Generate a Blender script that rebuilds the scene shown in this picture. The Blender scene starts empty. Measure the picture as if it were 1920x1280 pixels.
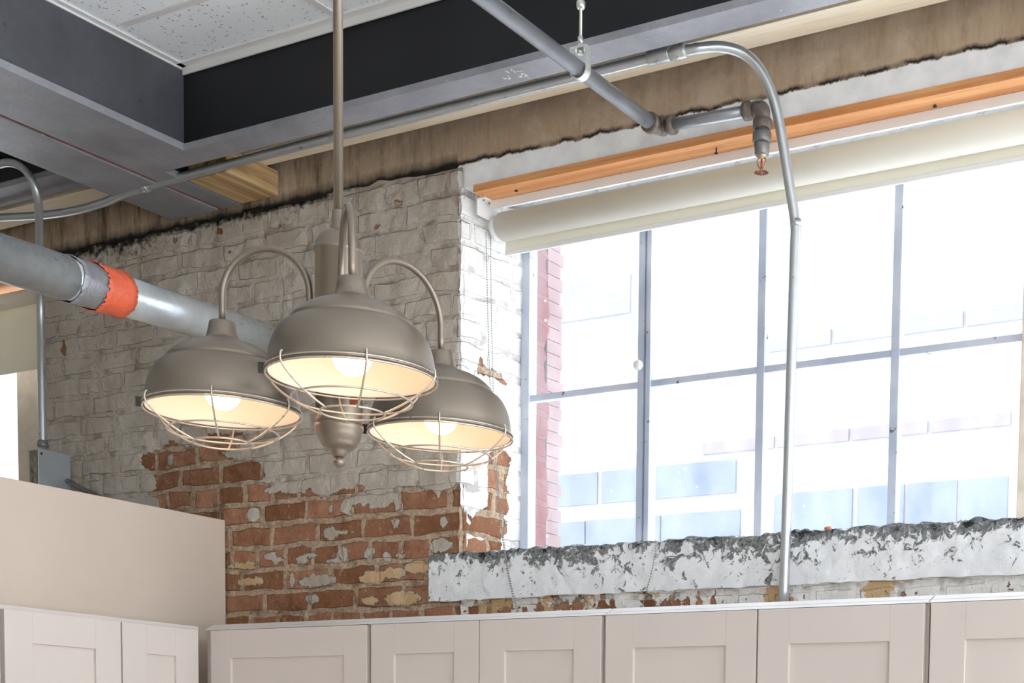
import bpy, bmesh, math, random
import numpy as np
from mathutils import Vector, Matrix, noise
random.seed(7)
COL = bpy.context.scene.collection
PI = math.pi
# ------------------------------------------------------------------ camera
YAW, PITCH, ROLL, F, PX, PY = -5.02737169e-01, -7.67570192e-02, 1.82306399e-02, 2821.8, 1377.27, 1652.98
CAM = Vector((0, 0, 1.75))
cy, sy = math.cos(YAW), math.sin(YAW)
FW = Vector((sy*math.cos(PITCH), cy*math.cos(PITCH), math.sin(PITCH)))
R0 = Vector((cy, -sy, 0)); U0 = R0.cross(FW)
RT = R0*math.cos(ROLL) + U0*math.sin(ROLL); UP = -R0*math.sin(ROLL) + U0*math.cos(ROLL)
cd = bpy.data.cameras.new('camera'); cam = bpy.data.objects.new('camera', cd); COL.objects.link(cam)
cd.sensor_width = 36; cd.lens = F/1920*36
cd.shift_x = (960-PX)/1920; cd.shift_y = (PY-640)/1920
cd.clip_start = .05; cd.clip_end = 200
m = Matrix((RT, UP, -FW)).transposed().to_4x4(); m.translation = CAM
cam.matrix_world = m
bpy.context.scene.camera = cam
sc = bpy.context.scene
sc.view_settings.view_transform = 'Standard'; sc.view_settings.look = 'None'
sc.view_settings.gamma = 1; sc.view_settings.exposure = 0.32
sc.view_settings.use_curve_mapping = False

def at(x, y, ax, v):
    """point of a measured spot of the photo on a known plane of the room"""
    d = (x-PX)/F*RT - (y-PY)/F*UP + FW
    i = 'XYZ'.index(ax); t = (v-CAM[i])/d[i]
    return CAM + t*d

# ------------------------------------------------------------------ materials
class NT:
    def __init__(s, name):
        s.m = bpy.data.materials.new(name); s.m.use_nodes = True
        s.t = s.m.node_tree; s.t.nodes.clear()
        s.out = s.n('ShaderNodeOutputMaterial')
    def n(s, ty, **k):
        nd = s.t.nodes.new(ty)
        for a, b in k.items():
            if a.startswith('i_'):
                key = a[2:]; key = int(key) if key.isdigit() else key.replace('_', ' ')
                s.set(nd.inputs[key], b)
            else: setattr(nd, a, b)
        return nd
    def set(s, inp, v):
        if isinstance(v, bpy.types.NodeSocket): s.t.links.new(v, inp)
        elif isinstance(v, (tuple, list)) and inp.type == 'RGBA' and len(v) == 3: inp.default_value = (*v, 1)
        else: inp.default_value = v
    def math(s, op, a, b=0.0, clamp=False):
        nd = s.n('ShaderNodeMath', operation=op, use_clamp=clamp); s.set(nd.inputs[0], a); s.set(nd.inputs[1], b); return nd.outputs[0]
    def mix(s, f, a, b, mode='MIX'):
        nd = s.n('ShaderNodeMix', data_type='RGBA', blend_type=mode)
        s.set(nd.inputs[0], f); s.set(nd.inputs[6], a); s.set(nd.inputs[7], b); return nd.outputs[2]
    def coord(s, scale=(1, 1, 1), loc=(0, 0, 0)):
        tc = s.n('ShaderNodeTexCoord'); mp = s.n('ShaderNodeMapping'); s.t.links.new(tc.outputs['Object'], mp.inputs[0])
        mp.inputs['Scale'].default_value = scale; mp.inputs['Location'].default_value = loc; return mp.outputs[0]
    def noise(s, vec, sc=5, det=4, rough=.5, dist=0):
        nd = s.n('ShaderNodeTexNoise'); s.set(nd.inputs['Vector'], vec)
        nd.inputs['Scale'].default_value = sc; nd.inputs['Detail'].default_value = det
        nd.inputs['Roughness'].default_value = rough; nd.inputs['Distortion'].default_value = dist; return nd.outputs['Fac']
    def ramp(s, f, a, b, lo=0., hi=1.):
        nd = s.n('ShaderNodeMapRange'); nd.clamp = True
        s.set(nd.inputs[0], f); nd.inputs[1].default_value = a; nd.inputs[2].default_value = b
        nd.inputs[3].default_value = lo; nd.inputs[4].default_value = hi; return nd.outputs[0]
    def bump(s, h, dist=.002, st=1., nrm=None):
        nd = s.n('ShaderNodeBump'); s.set(nd.inputs['Height'], h); nd.inputs['Distance'].default_value = dist
        nd.inputs['Strength'].default_value = st
        if nrm is not None: s.set(nd.inputs['Normal'], nrm)
        return nd.outputs[0]
    def bsdf(s, col, rough=.5, metal=0., nrm=None, spec=.5, **k):
        b = s.n('ShaderNodeBsdfPrincipled'); s.set(b.inputs['Base Color'], col); s.set(b.inputs['Roughness'], rough)
        s.set(b.inputs['Metallic'], metal); b.inputs['Specular IOR Level'].default_value = spec
        if nrm is not None: s.set(b.inputs['Normal'], nrm)
        for a, v in k.items(): s.set(b.inputs[a.replace('_', ' ')], v)
        s.t.links.new(b.outputs[0], s.out.inputs[0]); return b
def S(r, g, b):
    f = lambda c: (c/255/12.92) if c/255 <= .04045 else ((c/255+.055)/1.055)**2.4
    return (f(r), f(g), f(b))

def mat_simple(name, col, rough=.5, metal=0., var=.1, sc=8, bump=.0, spec=.5, scl=(1, 1, 1)):
    t = NT(name); v = t.coord(scl); n = t.noise(v, sc, 5, .6)
    c2 = tuple(x*(1-var) for x in col); c1 = tuple(min(1, x*(1+var)) for x in col)
    c = t.mix(t.ramp(n, .3, .7), c2, c1)
    nr = t.bump(t.noise(v, sc*12, 3), bump) if bump else None
    t.bsdf(c, t.ramp(t.noise(v, sc*2, 3), .3, .7, max(0, rough-.07), rough+.07), metal, nr, spec)
    return t.m
M = {}
M['nickel'] = mat_simple('satin_taupe_metal', (.245, .205, .165), .40, .8, .03, 6)
M['nickel_dark'] = mat_simple('dark_bracket_metal', (.035, .03, .026), .45, .6, .1, 30)
M['brass_wire'] = mat_simple('satin_wire', (.58, .52, .45), .32, .7, .06, 30)
M['enamel'] = mat_simple('white_enamel', (.84, .77, .68), .45, 0, .02, 8)
M['cab'] = mat_simple('cabinet_paint', S(213, 202, 195), .42, 0, .015, 3)
M['drywall'] = mat_simple('beige_drywall', S(214, 198, 182), .8, 0, .03, 3, .0004)
M['emt'] = mat_simple('conduit_steel', (.52, .545, .56), .34, .7, .05, 14)
M['black_steel'] = mat_simple('sprinkler_pipe_steel', (.33, .34, .36), .34, .7, .12, 9)
M['cast'] = mat_simple('cast_iron_fitting', (.17, .135, .115), .5, .5, .45, 50, .0012)
M['grey_fit'] = mat_simple('grey_fitting', (.20, .19, .185), .4, .5, .2, 30)
M['copper'] = mat_simple('copper_brown', (.30, .12, .07), .4, .6, .4, 60)
M['brass'] = mat_simple('old_brass', (.45, .34, .22), .4, .7, .3, 60)
M['red'] = mat_simple('red_bulb_liquid', (.6, .02, .02), .15, 0, .1, 60)
M['white_paint'] = mat_simple('white_enamelled_metal', (.80, .78, .76), .4, 0, .02, 10)
M['fabric'] = None
M['screw'] = mat_simple('dark_screw', (.03, .025, .03), .5, .5, .2, 50)
M['zinc'] = mat_simple('zinc_strap', (.62, .63, .60), .35, .7, .15, 40)
M['trimw'] = mat_simple('white_ceiling_trim', S(225, 224, 222), .5, 0, .02, 5)
M['web'] = mat_simple('steel_baked_shade', (.011, .0115, .014), .5, .0, .35, 4, spec=.3)  # beam paint darkened to carry the shade on the webs
M['box'] = mat_simple('galvanised_box', (.48, .53, .57), .4, .6, .08, 12)
M['box_side'] = mat_simple('box_side', (.30, .29, .23), .5, .5, .3, 40)
M['floor'] = mat_simple('pale_floor', (.66, .62, .57), .5, 0, .1, 2)
M['room'] = mat_simple('room_wall_paint', (.64, .58, .50), .8, 0, .02, 2)
M['facade'] = mat_simple('pale_facade', (.25, .24, .245), .8, 0, .03, 1.5)
M['facade_pink'] = mat_simple('pink_spandrel', (.165, .135, .148), .8, 0, .05, 1.5)
M['facade_glass'] = mat_simple('blue_facade_glass', (.085, .11, .175), .4, 0, .2, 1.2)
M['facade_pale'] = mat_simple('light_blue_facade_glass', (.155, .18, .215), .4, 0, .1, 1.2)

def m_steel(name, base, speck, sc=1., rough=.42, sp=.035):
    t = NT(name); v = t.coord()
    n = t.noise(v, 3*sc, 6, .65); c = t.mix(t.ramp(n, .35, .7), tuple(x*.75 for x in base), tuple(x*1.35 for x in base))
    vo = t.n('ShaderNodeTexVoronoi'); t.set(vo.inputs['Vector'], v); vo.inputs['Scale'].default_value = 22
    k = t.math('MULTIPLY', t.ramp(vo.outputs['Distance'], 0., .16, 1, 0), t.ramp(t.noise(v, 9, 2), .55, .62))
    c = t.mix(k, c, speck)
    n2 = t.noise(v, 60, 3, .7); c = t.mix(t.math('MULTIPLY', t.ramp(n2, .58, .66), t.ramp(n, .45, .6, 0, .55)), c, tuple(x*.35 for x in base))
    t.bsdf(c, rough, .0, t.bump(n2, .0008), .6); return t.m
M['steel'] = m_steel('steel_baked_underside_light', (.27, .27, .295), (.5, .5, .5))  # same beam paint lightened to carry the light on the flange undersides
M['web2'] = m_steel('steel_baked_side_light', (.070, .072, .084), (.01, .01, .012))  # same beam paint, with the side light on the left webs in its tone
M['duct'] = m_steel('galvanised_duct', (.60, .64, .66), (.72, .76, .78), .8, .27)
M['duct'].node_tree.nodes['Principled BSDF'].inputs['Metallic'].default_value = .55

def m_tile():
    t = NT('speckled_ceiling_tile'); v = t.coord()
    vo = t.n('ShaderNodeTexVoronoi'); t.set(vo.inputs['Vector'], v); vo.inputs['Scale'].default_value = 62
    k = t.math('MULTIPLY', t.ramp(vo.outputs['Distance'], .12, .28, 1, 0), t.ramp(t.noise(v, 40, 2), .44, .54))
    c = t.mix(k, S(244, 248, 252), S(142, 144, 150))
    t.bsdf(c, .9, 0, t.bump(t.noise(v, 160, 3), .0012), .2); return t.m
M['tile'] = m_tile()
def m_wood(name, c1, c2, sc=1., dirx=True, grain=60, rough=.5):
    t = NT(name); s = (1.2, 26, 26) if dirx else (26, 1.2, 26)
    v = t.coord(s); n = t.noise(v, sc, 6, .6, .6); n2 = t.noise(v, sc*4, 4, .7)
    c = t.mix(t.ramp(n, .3, .7), c1, c2); c = t.mix(t.ramp(n2, .5, .75, 0, .45), c, tuple(x*.55 for x in c1))
    t.bsdf(c, rough, 0, t.bump(n2, .0006), .35); return t.m
M['header'] = m_wood('orange_fir_board', S(204, 128, 72), S(242, 184, 128))
M['cream_board'] = m_wood('cream_pine_board', S(242, 222, 190), S(252, 240, 218), .8)
M['old_wood'] = m_wood('stained_timber', S(150, 108, 62), S(226, 196, 148), 1.2, False)

def m_fabric():
    t = NT('cream_shade_fabric'); v = t.coord()
    n = t.noise(v, 300, 2)
    d = t.n('ShaderNodeBsdfDiffuse', i_Color=S(246, 244, 236)); tr = t.n('ShaderNodeBsdfTranslucent', i_Color=S(232, 226, 205))
    t.set(d.inputs['Normal'], t.bump(n, .0003))
    mx = t.n('ShaderNodeMixShader'); mx.inputs[0].default_value = .35
    t.t.links.new(d.outputs[0], mx.inputs[1]); t.t.links.new(tr.outputs[0], mx.inputs[2]); t.t.links.new(mx.outputs[0], t.out.inputs[0])
    return t.m
M['fabric'] = m_fabric()
def m_glass():
    t = NT('dusty_window_glass'); v = t.coord()
    tr = t.n('ShaderNodeBsdfTransparent', i_Color=(.97, .985, 1, 1)); gl = t.n('ShaderNodeBsdfGlossy', i_Roughness=.02)
    df = t.n('ShaderNodeBsdfDiffuse', i_Color=(.85, .87, .9, 1)); tl = t.n('ShaderNodeBsdfTranslucent', i_Color=(.9, .92, .96, 1))
    a = t.n('ShaderNodeAddShader'); a = t.n('ShaderNodeMixShader', i_0=.7)
    t.t.links.new(df.outputs[0], a.inputs[1]); t.t.links.new(tl.outputs[0], a.inputs[2])
    m1 = t.n('ShaderNodeMixShader'); m1.inputs[0].default_value = .04
    t.t.links.new(tr.outputs[0], m1.inputs[1]); t.t.links.new(gl.outputs[0], m1.inputs[2])
    vo = t.n('ShaderNodeTexVoronoi'); t.set(vo.inputs['Vector'], v); vo.inputs['Scale'].default_value = 26
    spots = t.math('MULTIPLY', t.ramp(vo.outputs['Distance'], .06, .16, 1, 0), t.ramp(t.noise(v, 7, 2), .56, .64))
    dust = t.ramp(t.noise(t.coord((1, 1, .35)), 9, 5, .6), .3, .8, .04, .17)
    fac = t.math('MAXIMUM', dust, t.math('MULTIPLY', spots, .8))
    m2 = t.n('ShaderNodeMixShader'); t.set(m2.inputs[0], fac)
    t.t.links.new(m1.outputs[0], m2.inputs[1]); t.t.links.new(a.outputs[0], m2.inputs[2]); t.t.links.new(m2.outputs[0], t.out.inputs[0])
    return t.m
M['glass'] = m_glass()
def m_emit(name, col, st):
    t = NT(name); e = t.n('ShaderNodeEmission', i_Color=(*col, 1), i_Strength=st); t.t.links.new(e.outputs[0], t.out.inputs[0]); return t.m
M['bulb'] = m_emit('lit_bulb', (1, .62, .35), 6.8)
def m_frame():
    t = NT('chipped_blue_grey_frame_paint'); v = t.coord()
    n = t.noise(v, 24, 6, .7); c = t.mix(t.ramp(t.noise(v, 5, 3), .35, .65), S(176, 186, 204), S(206, 210, 222))
    c = t.mix(t.ramp(n, .63, .68), c, S(92, 66, 54))
    t.bsdf(c, .5, 0, t.bump(n, .0015), .4); return t.m
M['frame'] = m_frame()
M['frame_old'] = mat_simple('cream_frame_paint', S(226, 214, 196), .5, 0, .12, 18)

ZC = 2.271; ROWH = .0786; BW = .216
def m_brick(name, exterior=False):
    """painted brick: attribute mask R = bare brick, G = soot, B = bare cream undercoat"""
    t = NT(name)
    tc = t.n('ShaderNodeTexCoord'); obj = tc.outputs['Object']
    sp = t.n('ShaderNodeSeparateXYZ'); t.set(sp.inputs[0], obj)
    xs = t.math('ADD', sp.outputs[0], sp.outputs[1])        # runs round the corner of the reveal
    w1 = t.n('ShaderNodeTexNoise'); t.set(w1.inputs['Vector'], obj); w1.inputs['Scale'].default_value = 7; w1.inputs['Detail'].default_value = 5
    wc = t.n('ShaderNodeSeparateXYZ'); t.set(wc.inputs[0], w1.outputs['Color'])
    xx = t.math('ADD', xs, t.math('MULTIPLY', t.math('SUBTRACT', wc.outputs[0], .5), .05))
    zz = t.math('ADD', t.math('SUBTRACT', sp.outputs[2], ZC - 40*ROWH), t.math('MULTIPLY', t.math('SUBTRACT', wc.outputs[1], .5), .030))
    # each course slides a little so the joints do not line up
    row = t.math('FLOOR', t.math('DIVIDE', zz, ROWH))
    wn = t.n('ShaderNodeTexWhiteNoise', noise_dimensions='1D'); t.set(wn.inputs['W'], row)
    xx = t.math('ADD', xx, t.math('MULTIPLY', wn.outputs[0], .09))
    cb = t.n('ShaderNodeCombineXYZ'); t.set(cb.inputs[0], t.math('ADD', xx, 20*BW+.04)); t.set(cb.inputs[1], zz)
    br = t.n('ShaderNodeTexBrick', offset=.5, offset_frequency=2, squash=.62, squash_frequency=3); t.set(br.inputs['Vector'], cb.outputs[0])
    br.inputs['Scale'].default_value = 1; br.inputs['Brick Width'].default_value = BW; br.inputs['Row Height'].default_value = ROWH
    t.set(br.inputs['Mortar Size'], t.ramp(t.noise(obj, 8, 3), .35, .65, .007, .0165)); br.inputs['Mortar Smooth'].default_value = .25; br.inputs['Bias'].default_value = -.1
    br.inputs['Color1'].default_value = (.0, .0, .0, 1); br.inputs['Color2'].default_value = (1, 1, 1, 1); br.inputs['Mortar'].default_value = (.5, .5, .5, 1)
    mort = br.outputs['Fac']
    fine = t.noise(obj, 90, 5, .7); mid = t.noise(obj, 16, 5, .65); big = t.noise(obj, 4, 3)
    rnd = t.n('ShaderNodeSeparateColor'); t.set(rnd.inputs[0], br.outputs['Color'])
    bc = t.mix(rnd.outputs[0], S(136, 92, 64), S(186, 136, 108))
    bc = t.mix(t.ramp(mid, .45, .75, 0, .8), bc, S(116, 72, 44))
    bc = t.mix(t.ramp(fine, .55, .75, 0, .35), bc, S(214, 176, 148))
    bc = t.mix(t.ramp(t.noise(obj, 33, 4, .6), .6, .7, 0, .45), bc, S(206, 190, 168))
    mc = t.mix(t.ramp(fine, .3, .7), S(150, 122, 96), S(208, 188, 164)); mc = t.mix(t.ramp(mid, .52, .66, 0, .7), mc, S(112, 86, 62))
    bare = t.mix(t.ramp(mort, .25, .75), bc, mc)
    if exterior:
        bare = t.mix(t.ramp(mort, .2, .8), t.mix(mid, (.15, .035, .035), (.21, .055, .055)), (.19, .065, .065))
        h = t.math('ADD', t.math('MULTIPLY', mort, -1.), t.math('MULTIPLY', mid, .5))
        t.bsdf(bare, .85, 0, t.bump(h, .004)); return t.m
    at_ = t.n('ShaderNodeAttribute', attribute_name='mask'); sm = t.n('ShaderNodeSeparateColor'); t.set(sm.inputs[0], at_.outputs['Color'])
    edge = t.math('ADD', t.math('MULTIPLY', t.math('SUBTRACT', mid, .5), .55), t.math('MULTIPLY', t.math('SUBTRACT', t.noise(obj, 48, 4, .65), .5), .75))
    k = t.math('ADD', sm.outputs[0], edge)
    kb = t.ramp(k, .48, .52)
    paint = t.mix(t.ramp(big, .35, .65), S(182, 171, 156), S(200, 191, 180))
    clean = t.math('GREATER_THAN', t.math('ADD', sp.outputs[0], t.math('MULTIPLY', t.math('SUBTRACT', mid, .5), .03)), -3.281)
    paint = t.mix(clean, paint, t.mix(mid, S(246, 244, 240), S(228, 225, 220)))
    paint = t.mix(t.ramp(fine, .5, .8, 0, .25), paint, S(160, 148, 132))
    crack = t.math('MULTIPLY', t.ramp(mort, .55, 1.), t.ramp(t.noise(obj, 11, 4, .7), .50, .62, 0, .45))
    paint = t.mix(crack, paint, S(104, 80, 56))
    chip = t.math('MULTIPLY', t.ramp(t.noise(obj, 42, 3, .7), .72, .75), t.ramp(mid, .48, .55))
    paint = t.mix(chip, paint, S(96, 66, 46))
    cream = t.mix(mid, S(214, 186, 146), S(196, 160, 118))
    kc = t.ramp(t.math('ADD', sm.outputs[2], edge), .48, .52)
    paint = t.mix(kc, paint, cream)
    c = t.mix(kb, paint, bare)
    c = t.mix(t.math('MULTIPLY', t.ramp(k, .47, .5), t.ramp(k, .50, .55, .6, 0)), c, S(104, 74, 52))   # dark flaked edge
    soot_shade = t.ramp(t.math('ADD', sm.outputs[1], t.math('MULTIPLY', edge, 1.4)), .45, .75)
    c = t.mix(soot_shade, c, (.02, .016, .012))
    h = t.math('MULTIPLY', mort, t.math('MULTIPLY', t.ramp(kb, 0, 1, -.75, -1.), t.ramp(t.noise(obj, 6, 3), .38, .62, .15, 1.)))
    h = t.math('ADD', h, t.math('MULTIPLY', kb, -.45)); h = t.math('ADD', h, t.math('MULTIPLY', mid, .9)); h = t.math('ADD', h, t.math('MULTIPLY', fine, .22))
    h = t.math('ADD', h, t.math('MULTIPLY', t.noise(obj, 34, 3, .5, 1.2), .5))
    t.bsdf(c, t.ramp(kb, 0, 1, .55, .9), 0, t.bump(h, .009), .35)
    return t.m
M['brick'] = m_brick('painted_old_brick'); M['brick_out'] = m_brick('red_exterior_brick', True)

def m_sill():
    t = NT('flaking_painted_concrete'); v = t.coord(); at_ = t.n('ShaderNodeAttribute', attribute_name='mask')
    sm = t.n('ShaderNodeSeparateColor'); t.set(sm.inputs[0], at_.outputs['Color'])
    n1 = t.noise(v, 30, 7, .72, .8); n2 = t.noise(v, 9, 4, .6); n3 = t.noise(v, 110, 4, .7)
    k = t.math('ADD', t.math('MULTIPLY', sm.outputs[0], .19), t.math('ADD', t.math('MULTIPLY', n1, .75), t.math('MULTIPLY', n2, .32)))
    kk = t.ramp(k, .628, .665)
    paint = t.mix(t.ramp(n2, .35, .65), S(232, 234, 236), S(244, 245, 246))
    conc = t.mix(t.ramp(n3, .3, .7), S(62, 64, 68), S(160, 162, 160))
    c = t.mix(kk, paint, conc); c = t.mix(t.ramp(k, .74, .78), c, (.02, .022, .026))
    h = t.math('ADD', t.math('MULTIPLY', kk, -.8), t.math('ADD', t.math('MULTIPLY', n1, 1.1), t.math('MULTIPLY', n3, .3)))
    t.bsdf(c, .7, 0, t.bump(h, .0035), .3); return t.m
M['sill'] = m_sill()
def m_lintel():
    t = NT('stained_concrete_lintel'); tc = t.n('ShaderNodeTexCoord'); obj = tc.outputs['Object']
    sp = t.n('ShaderNodeSeparateXYZ'); t.set(sp.inputs[0], obj)
    st = t.noise(t.coord((1, 1, .13)), 26, 6, .7); n2 = t.noise(obj, 6, 5, .7); n3 = t.noise(obj, 60, 4, .7)
    c = t.mix(t.ramp(st, .35, .65), S(168, 144, 120), S(194, 174, 150)); c = t.mix(t.ramp(n2, .5, .7, 0, .5), c, S(218, 202, 182))
    left = t.ramp(sp.outputs[0], -4.0, -2.6, 1, .12)
    c = t.mix(t.math('MULTIPLY', left, t.ramp(st, .46, .66, 0, .85)), c, S(78, 56, 36))
    c = t.mix(t.ramp(n3, .60, .68, 0, .4), c, S(206, 190, 168))
    # brushed paint band with a ragged upper edge, tar line above it
    zl = t.math('ADD', sp.outputs[2], t.math('MULTIPLY', t.math('SUBTRACT', t.noise(t.coord((1, 1, .3)), 22, 5, .65), .5), .038))
    white = t.mix(t.ramp(t.noise(obj, 14, 4), .4, .7), S(250, 250, 250), S(232, 234, 238))
    isr = t.math('GREATER_THAN', sp.outputs[0], -3.275)
    tar = t.math('MULTIPLY', t.ramp(zl, 3.683, 3.690), t.ramp(zl, 3.692, 3.704, 1, 0))
    tar = t.math('MULTIPLY', tar, t.ramp(t.noise(obj, 9, 3), .38, .5, .25, 1))
    c = t.mix(tar, c, S(30, 24, 24))
    w = t.math('MULTIPLY', isr, t.ramp(zl, 3.684, 3.688, 1, 0)); c = t.mix(w, c, white)
    sl = t.math('MULTIPLY', t.math('SUBTRACT', 1, isr), t.ramp(zl, 3.69, 3.73, 1, 0)); c = t.mix(sl, c, (.012, .01, .008))
    h = t.math('ADD', t.math('MULTIPLY', w, .8), t.math('ADD', n2, t.math('MULTIPLY', n3, .3)))
    t.bsdf(c, .75, 0, t.bump(h, .005), .3); return t.m
M['lintel'] = m_lintel()
def m_tape(name, col, metal=0., rough=.4):
    t = NT(name); v = t.coord(); n = t.noise(v, 30, 5, .6, 1.5)
    t.bsdf(t.mix(t.ramp(n, .3, .7), tuple(x*.85 for x in col), tuple(min(1, x*1.12) for x in col)), rough, metal, t.bump(n, .003)); return t.m
M['tape_o'] = m_tape('orange_tape', S(232, 106, 74), 0, .35); M['tape_g'] = m_tape('silver_tape', (.34, .35, .38), .4, .3)

# ------------------------------------------------------------------ mesh tools
class MB:
    def __init__(s): s.v = []; s.f = []; s.mi = []; s.sm = []; s.attr = None
    def add(s, vs, fs, mi=0, smooth=False):
        b = len(s.v); s.v += [Vector(p) for p in vs]; s.f += [tuple(i+b for i in f) for f in fs]
        s.mi += [mi]*len(fs); s.sm += [smooth]*len(fs); return s
    def box(s, x0, x1, y0, y1, z0, z1, mi=0, bev=0.0):
        if x0 > x1: x0, x1 = x1, x0
        if y0 > y1: y0, y1 = y1, y0
        if z0 > z1: z0, z1 = z1, z0
        if bev <= 0:
            vs = [(x, y, z) for z in (z0, z1) for y in (y0, y1) for x in (x0, x1)]
            return s.add(vs, [(0, 2, 3, 1), (4, 5, 7, 6), (0, 1, 5, 4), (1, 3, 7, 5), (3, 2, 6, 7), (2, 0, 4, 6)], mi)
        bm = bmesh.new(); bmesh.ops.create_cube(bm, size=1)
        for v in bm.verts: v.co = Vector(((x0+x1)/2+v.co.x*(x1-x0), (y0+y1)/2+v.co.y*(y1-y0), (z0+z1)/2+v.co.z*(z1-z0)))
        bmesh.ops.bevel(bm, geom=list(bm.edges), offset=bev, segments=2, affect='EDGES', profile=.6)
        s.add([v.co.copy() for v in bm.verts], [tuple(v.index for v in f.verts) for f in bm.faces], mi); bm.free(); return s
    def tube(s, pts, r, n=12, mi=0, closed=False, cap=True):
        pts = [Vector(p) for p in pts]; N = len(pts); rs = r if isinstance(r, (list, tuple)) else [r]*N
        vs = []; prev = None
        for i, p in enumerate(pts):
            a = pts[(i-1) % N] if (closed or i > 0) else p; b = pts[(i+1) % N] if (closed or i < N-1) else p
            t = (b-a).normalized()
            if prev is None:
                up = Vector((0, 0, 1)) if abs(t.z) < .9 else Vector((1, 0, 0)); u = t.cross(up).normalized()
            else:
                u = prev - t*prev.dot(t)
                u = u.normalized() if u.length > 1e-6 else t.orthogonal().normalized()
            prev = u; w = t.cross(u)
            for k in range(n):
                an = 2*PI*k/n; vs.append(p + (u*math.cos(an)+w*math.sin(an))*rs[i])
        fs = []
        M_ = N if closed else N-1
        for i in range(M_):
            for k in range(n):
                a = i*n+k; b = i*n+(k+1) % n; c = ((i+1) % N)*n+(k+1) % n; d = ((i+1) % N)*n+k
                fs.append((a, b, c, d))
        s.add(vs, fs, mi, True)
        if cap and not closed:
            b0 = len(s.v)-len(vs)
            s.f += [tuple(b0+k for k in reversed(range(n))), tuple(b0+(N-1)*n+k for k in range(n))]; s.mi += [mi]*2; s.sm += [False]*2
        return s
    def lathe(s, prof, c=(0, 0, 0), n=48, mi=0, mis=None, axis=None):
        """prof: list of (r, z)"""
        c = Vector(c); vs = []; R_ = Vector((0, 0, 1)).rotation_difference(axis).to_matrix() if axis is not None else None
        for (r, z) in prof:
            for k in range(n):
                a = 2*PI*k/n; q = Vector((r*math.cos(a), r*math.sin(a), z))
                vs.append(c + (R_ @ q if R_ else q))
        b = len(s.v); s.v += vs
        for i in range(len(prof)-1):
            for k in range(n):
                s.f.append((b+i*n+k, b+i*n+(k+1) % n, b+(i+1)*n+(k+1) % n, b+(i+1)*n+k)); s.mi.append(mis[i] if mis else mi); s.sm.append(True)
        for i, rev in ((0, True), (len(prof)-1, False)):
            if prof[i][0] > 1e-4 and prof[0] != prof[-1] and not mis:
                l = [b+i*n+k for k in range(n)]; s.f.append(tuple(reversed(l) if rev else l)); s.mi.append(mi); s.sm.append(False)
        return s
    def sphere(s, c, r, n=12, mi=0, sq=1.):
        pr = [(max(1e-5, r*math.sin(PI*i/n)), -r*sq*math.cos(PI*i/n)) for i in range(n+1)]
        return s.lathe(pr, c, n*2 if n > 6 else 8, mi)
    def build(s, name, mats, parent=None, keep=False, auto=40):
        me = bpy.data.meshes.new(name)
        if parent is not None: off = Vector(parent['_loc'])
        elif keep: off = Vector((0, 0, 0))
        else:
            xs = [v.x for v in s.v]; ys = [v.y for v in s.v]; zs = [v.z for v in s.v]
            off = Vector(((min(xs)+max(xs))/2, (min(ys)+max(ys))/2, min(zs)))
        me.from_pydata([v-off for v in s.v], [], s.f); me.update()
        for mt in (mats if isinstance(mats, (list, tuple)) else [mats]): me.materials.append(mt)
        me.polygons.foreach_set('material_index', s.mi); me.polygons.foreach_set('use_smooth', s.sm)
        o = bpy.data.objects.new(name, me); COL.objects.link(o)
        if parent is not None: o.parent = parent; o['_loc'] = parent['_loc']
        else: o.location = off; o['_loc'] = tuple(off)
        if s.attr is not None:
            ca = me.color_attributes.new('mask', 'FLOAT_COLOR', 'POINT'); ca.data.foreach_set('color', s.attr.ravel())
        return o
def tag(o, label=None, cat=None, group=None, kind=None):
    if label: o['label'] = label
    if cat: o['category'] = cat
    if group: o['group'] = group
    if kind: o['kind'] = kind
    return o
def thing(name, loc, label=None, cat=None, group=None, kind=None):
    e = bpy.data.objects.new(name, None); e.empty_display_size = .1; COL.objects.link(e); e.location = loc; e['_loc'] = tuple(loc)
    return tag(e, label, cat, group, kind)
def smooth_path(pts, n=8):
    pts = [Vector(p) for p in pts]; P_ = [pts[0]*2-pts[1]] + pts + [pts[-1]*2-pts[-2]]; out = []
    for i in range(1, len(P_)-2):
        a, b, c, d = P_[i-1:i+3]
        for k in range(n):
            t = k/n; out.append(.5*((2*b)+(c-a)*t+(2*a-5*b+4*c-d)*t*t+(3*b-a-3*c+d)*t**3))
    out.append(pts[-1]); return out
def fillet(pts, rad, n=8):
    pts = [Vector(p) for p in pts]; out = [pts[0]]
    for i in range(1, len(pts)-1):
        r_ = rad[i-1] if isinstance(rad, (list, tuple)) else rad
        a, b, c = pts[i-1:i+2]; u = (a-b); w = (c-b); r2 = min(r_, u.length*.49, w.length*.49)
        p0 = b+u.normalized()*r2; p1 = b+w.normalized()*r2
        for k in range(n+1):
            t = k/n; out.append(p0*(1-t)**2 + b*2*t*(1-t) + p1*t*t)
    out.append(pts[-1]); return out

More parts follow.
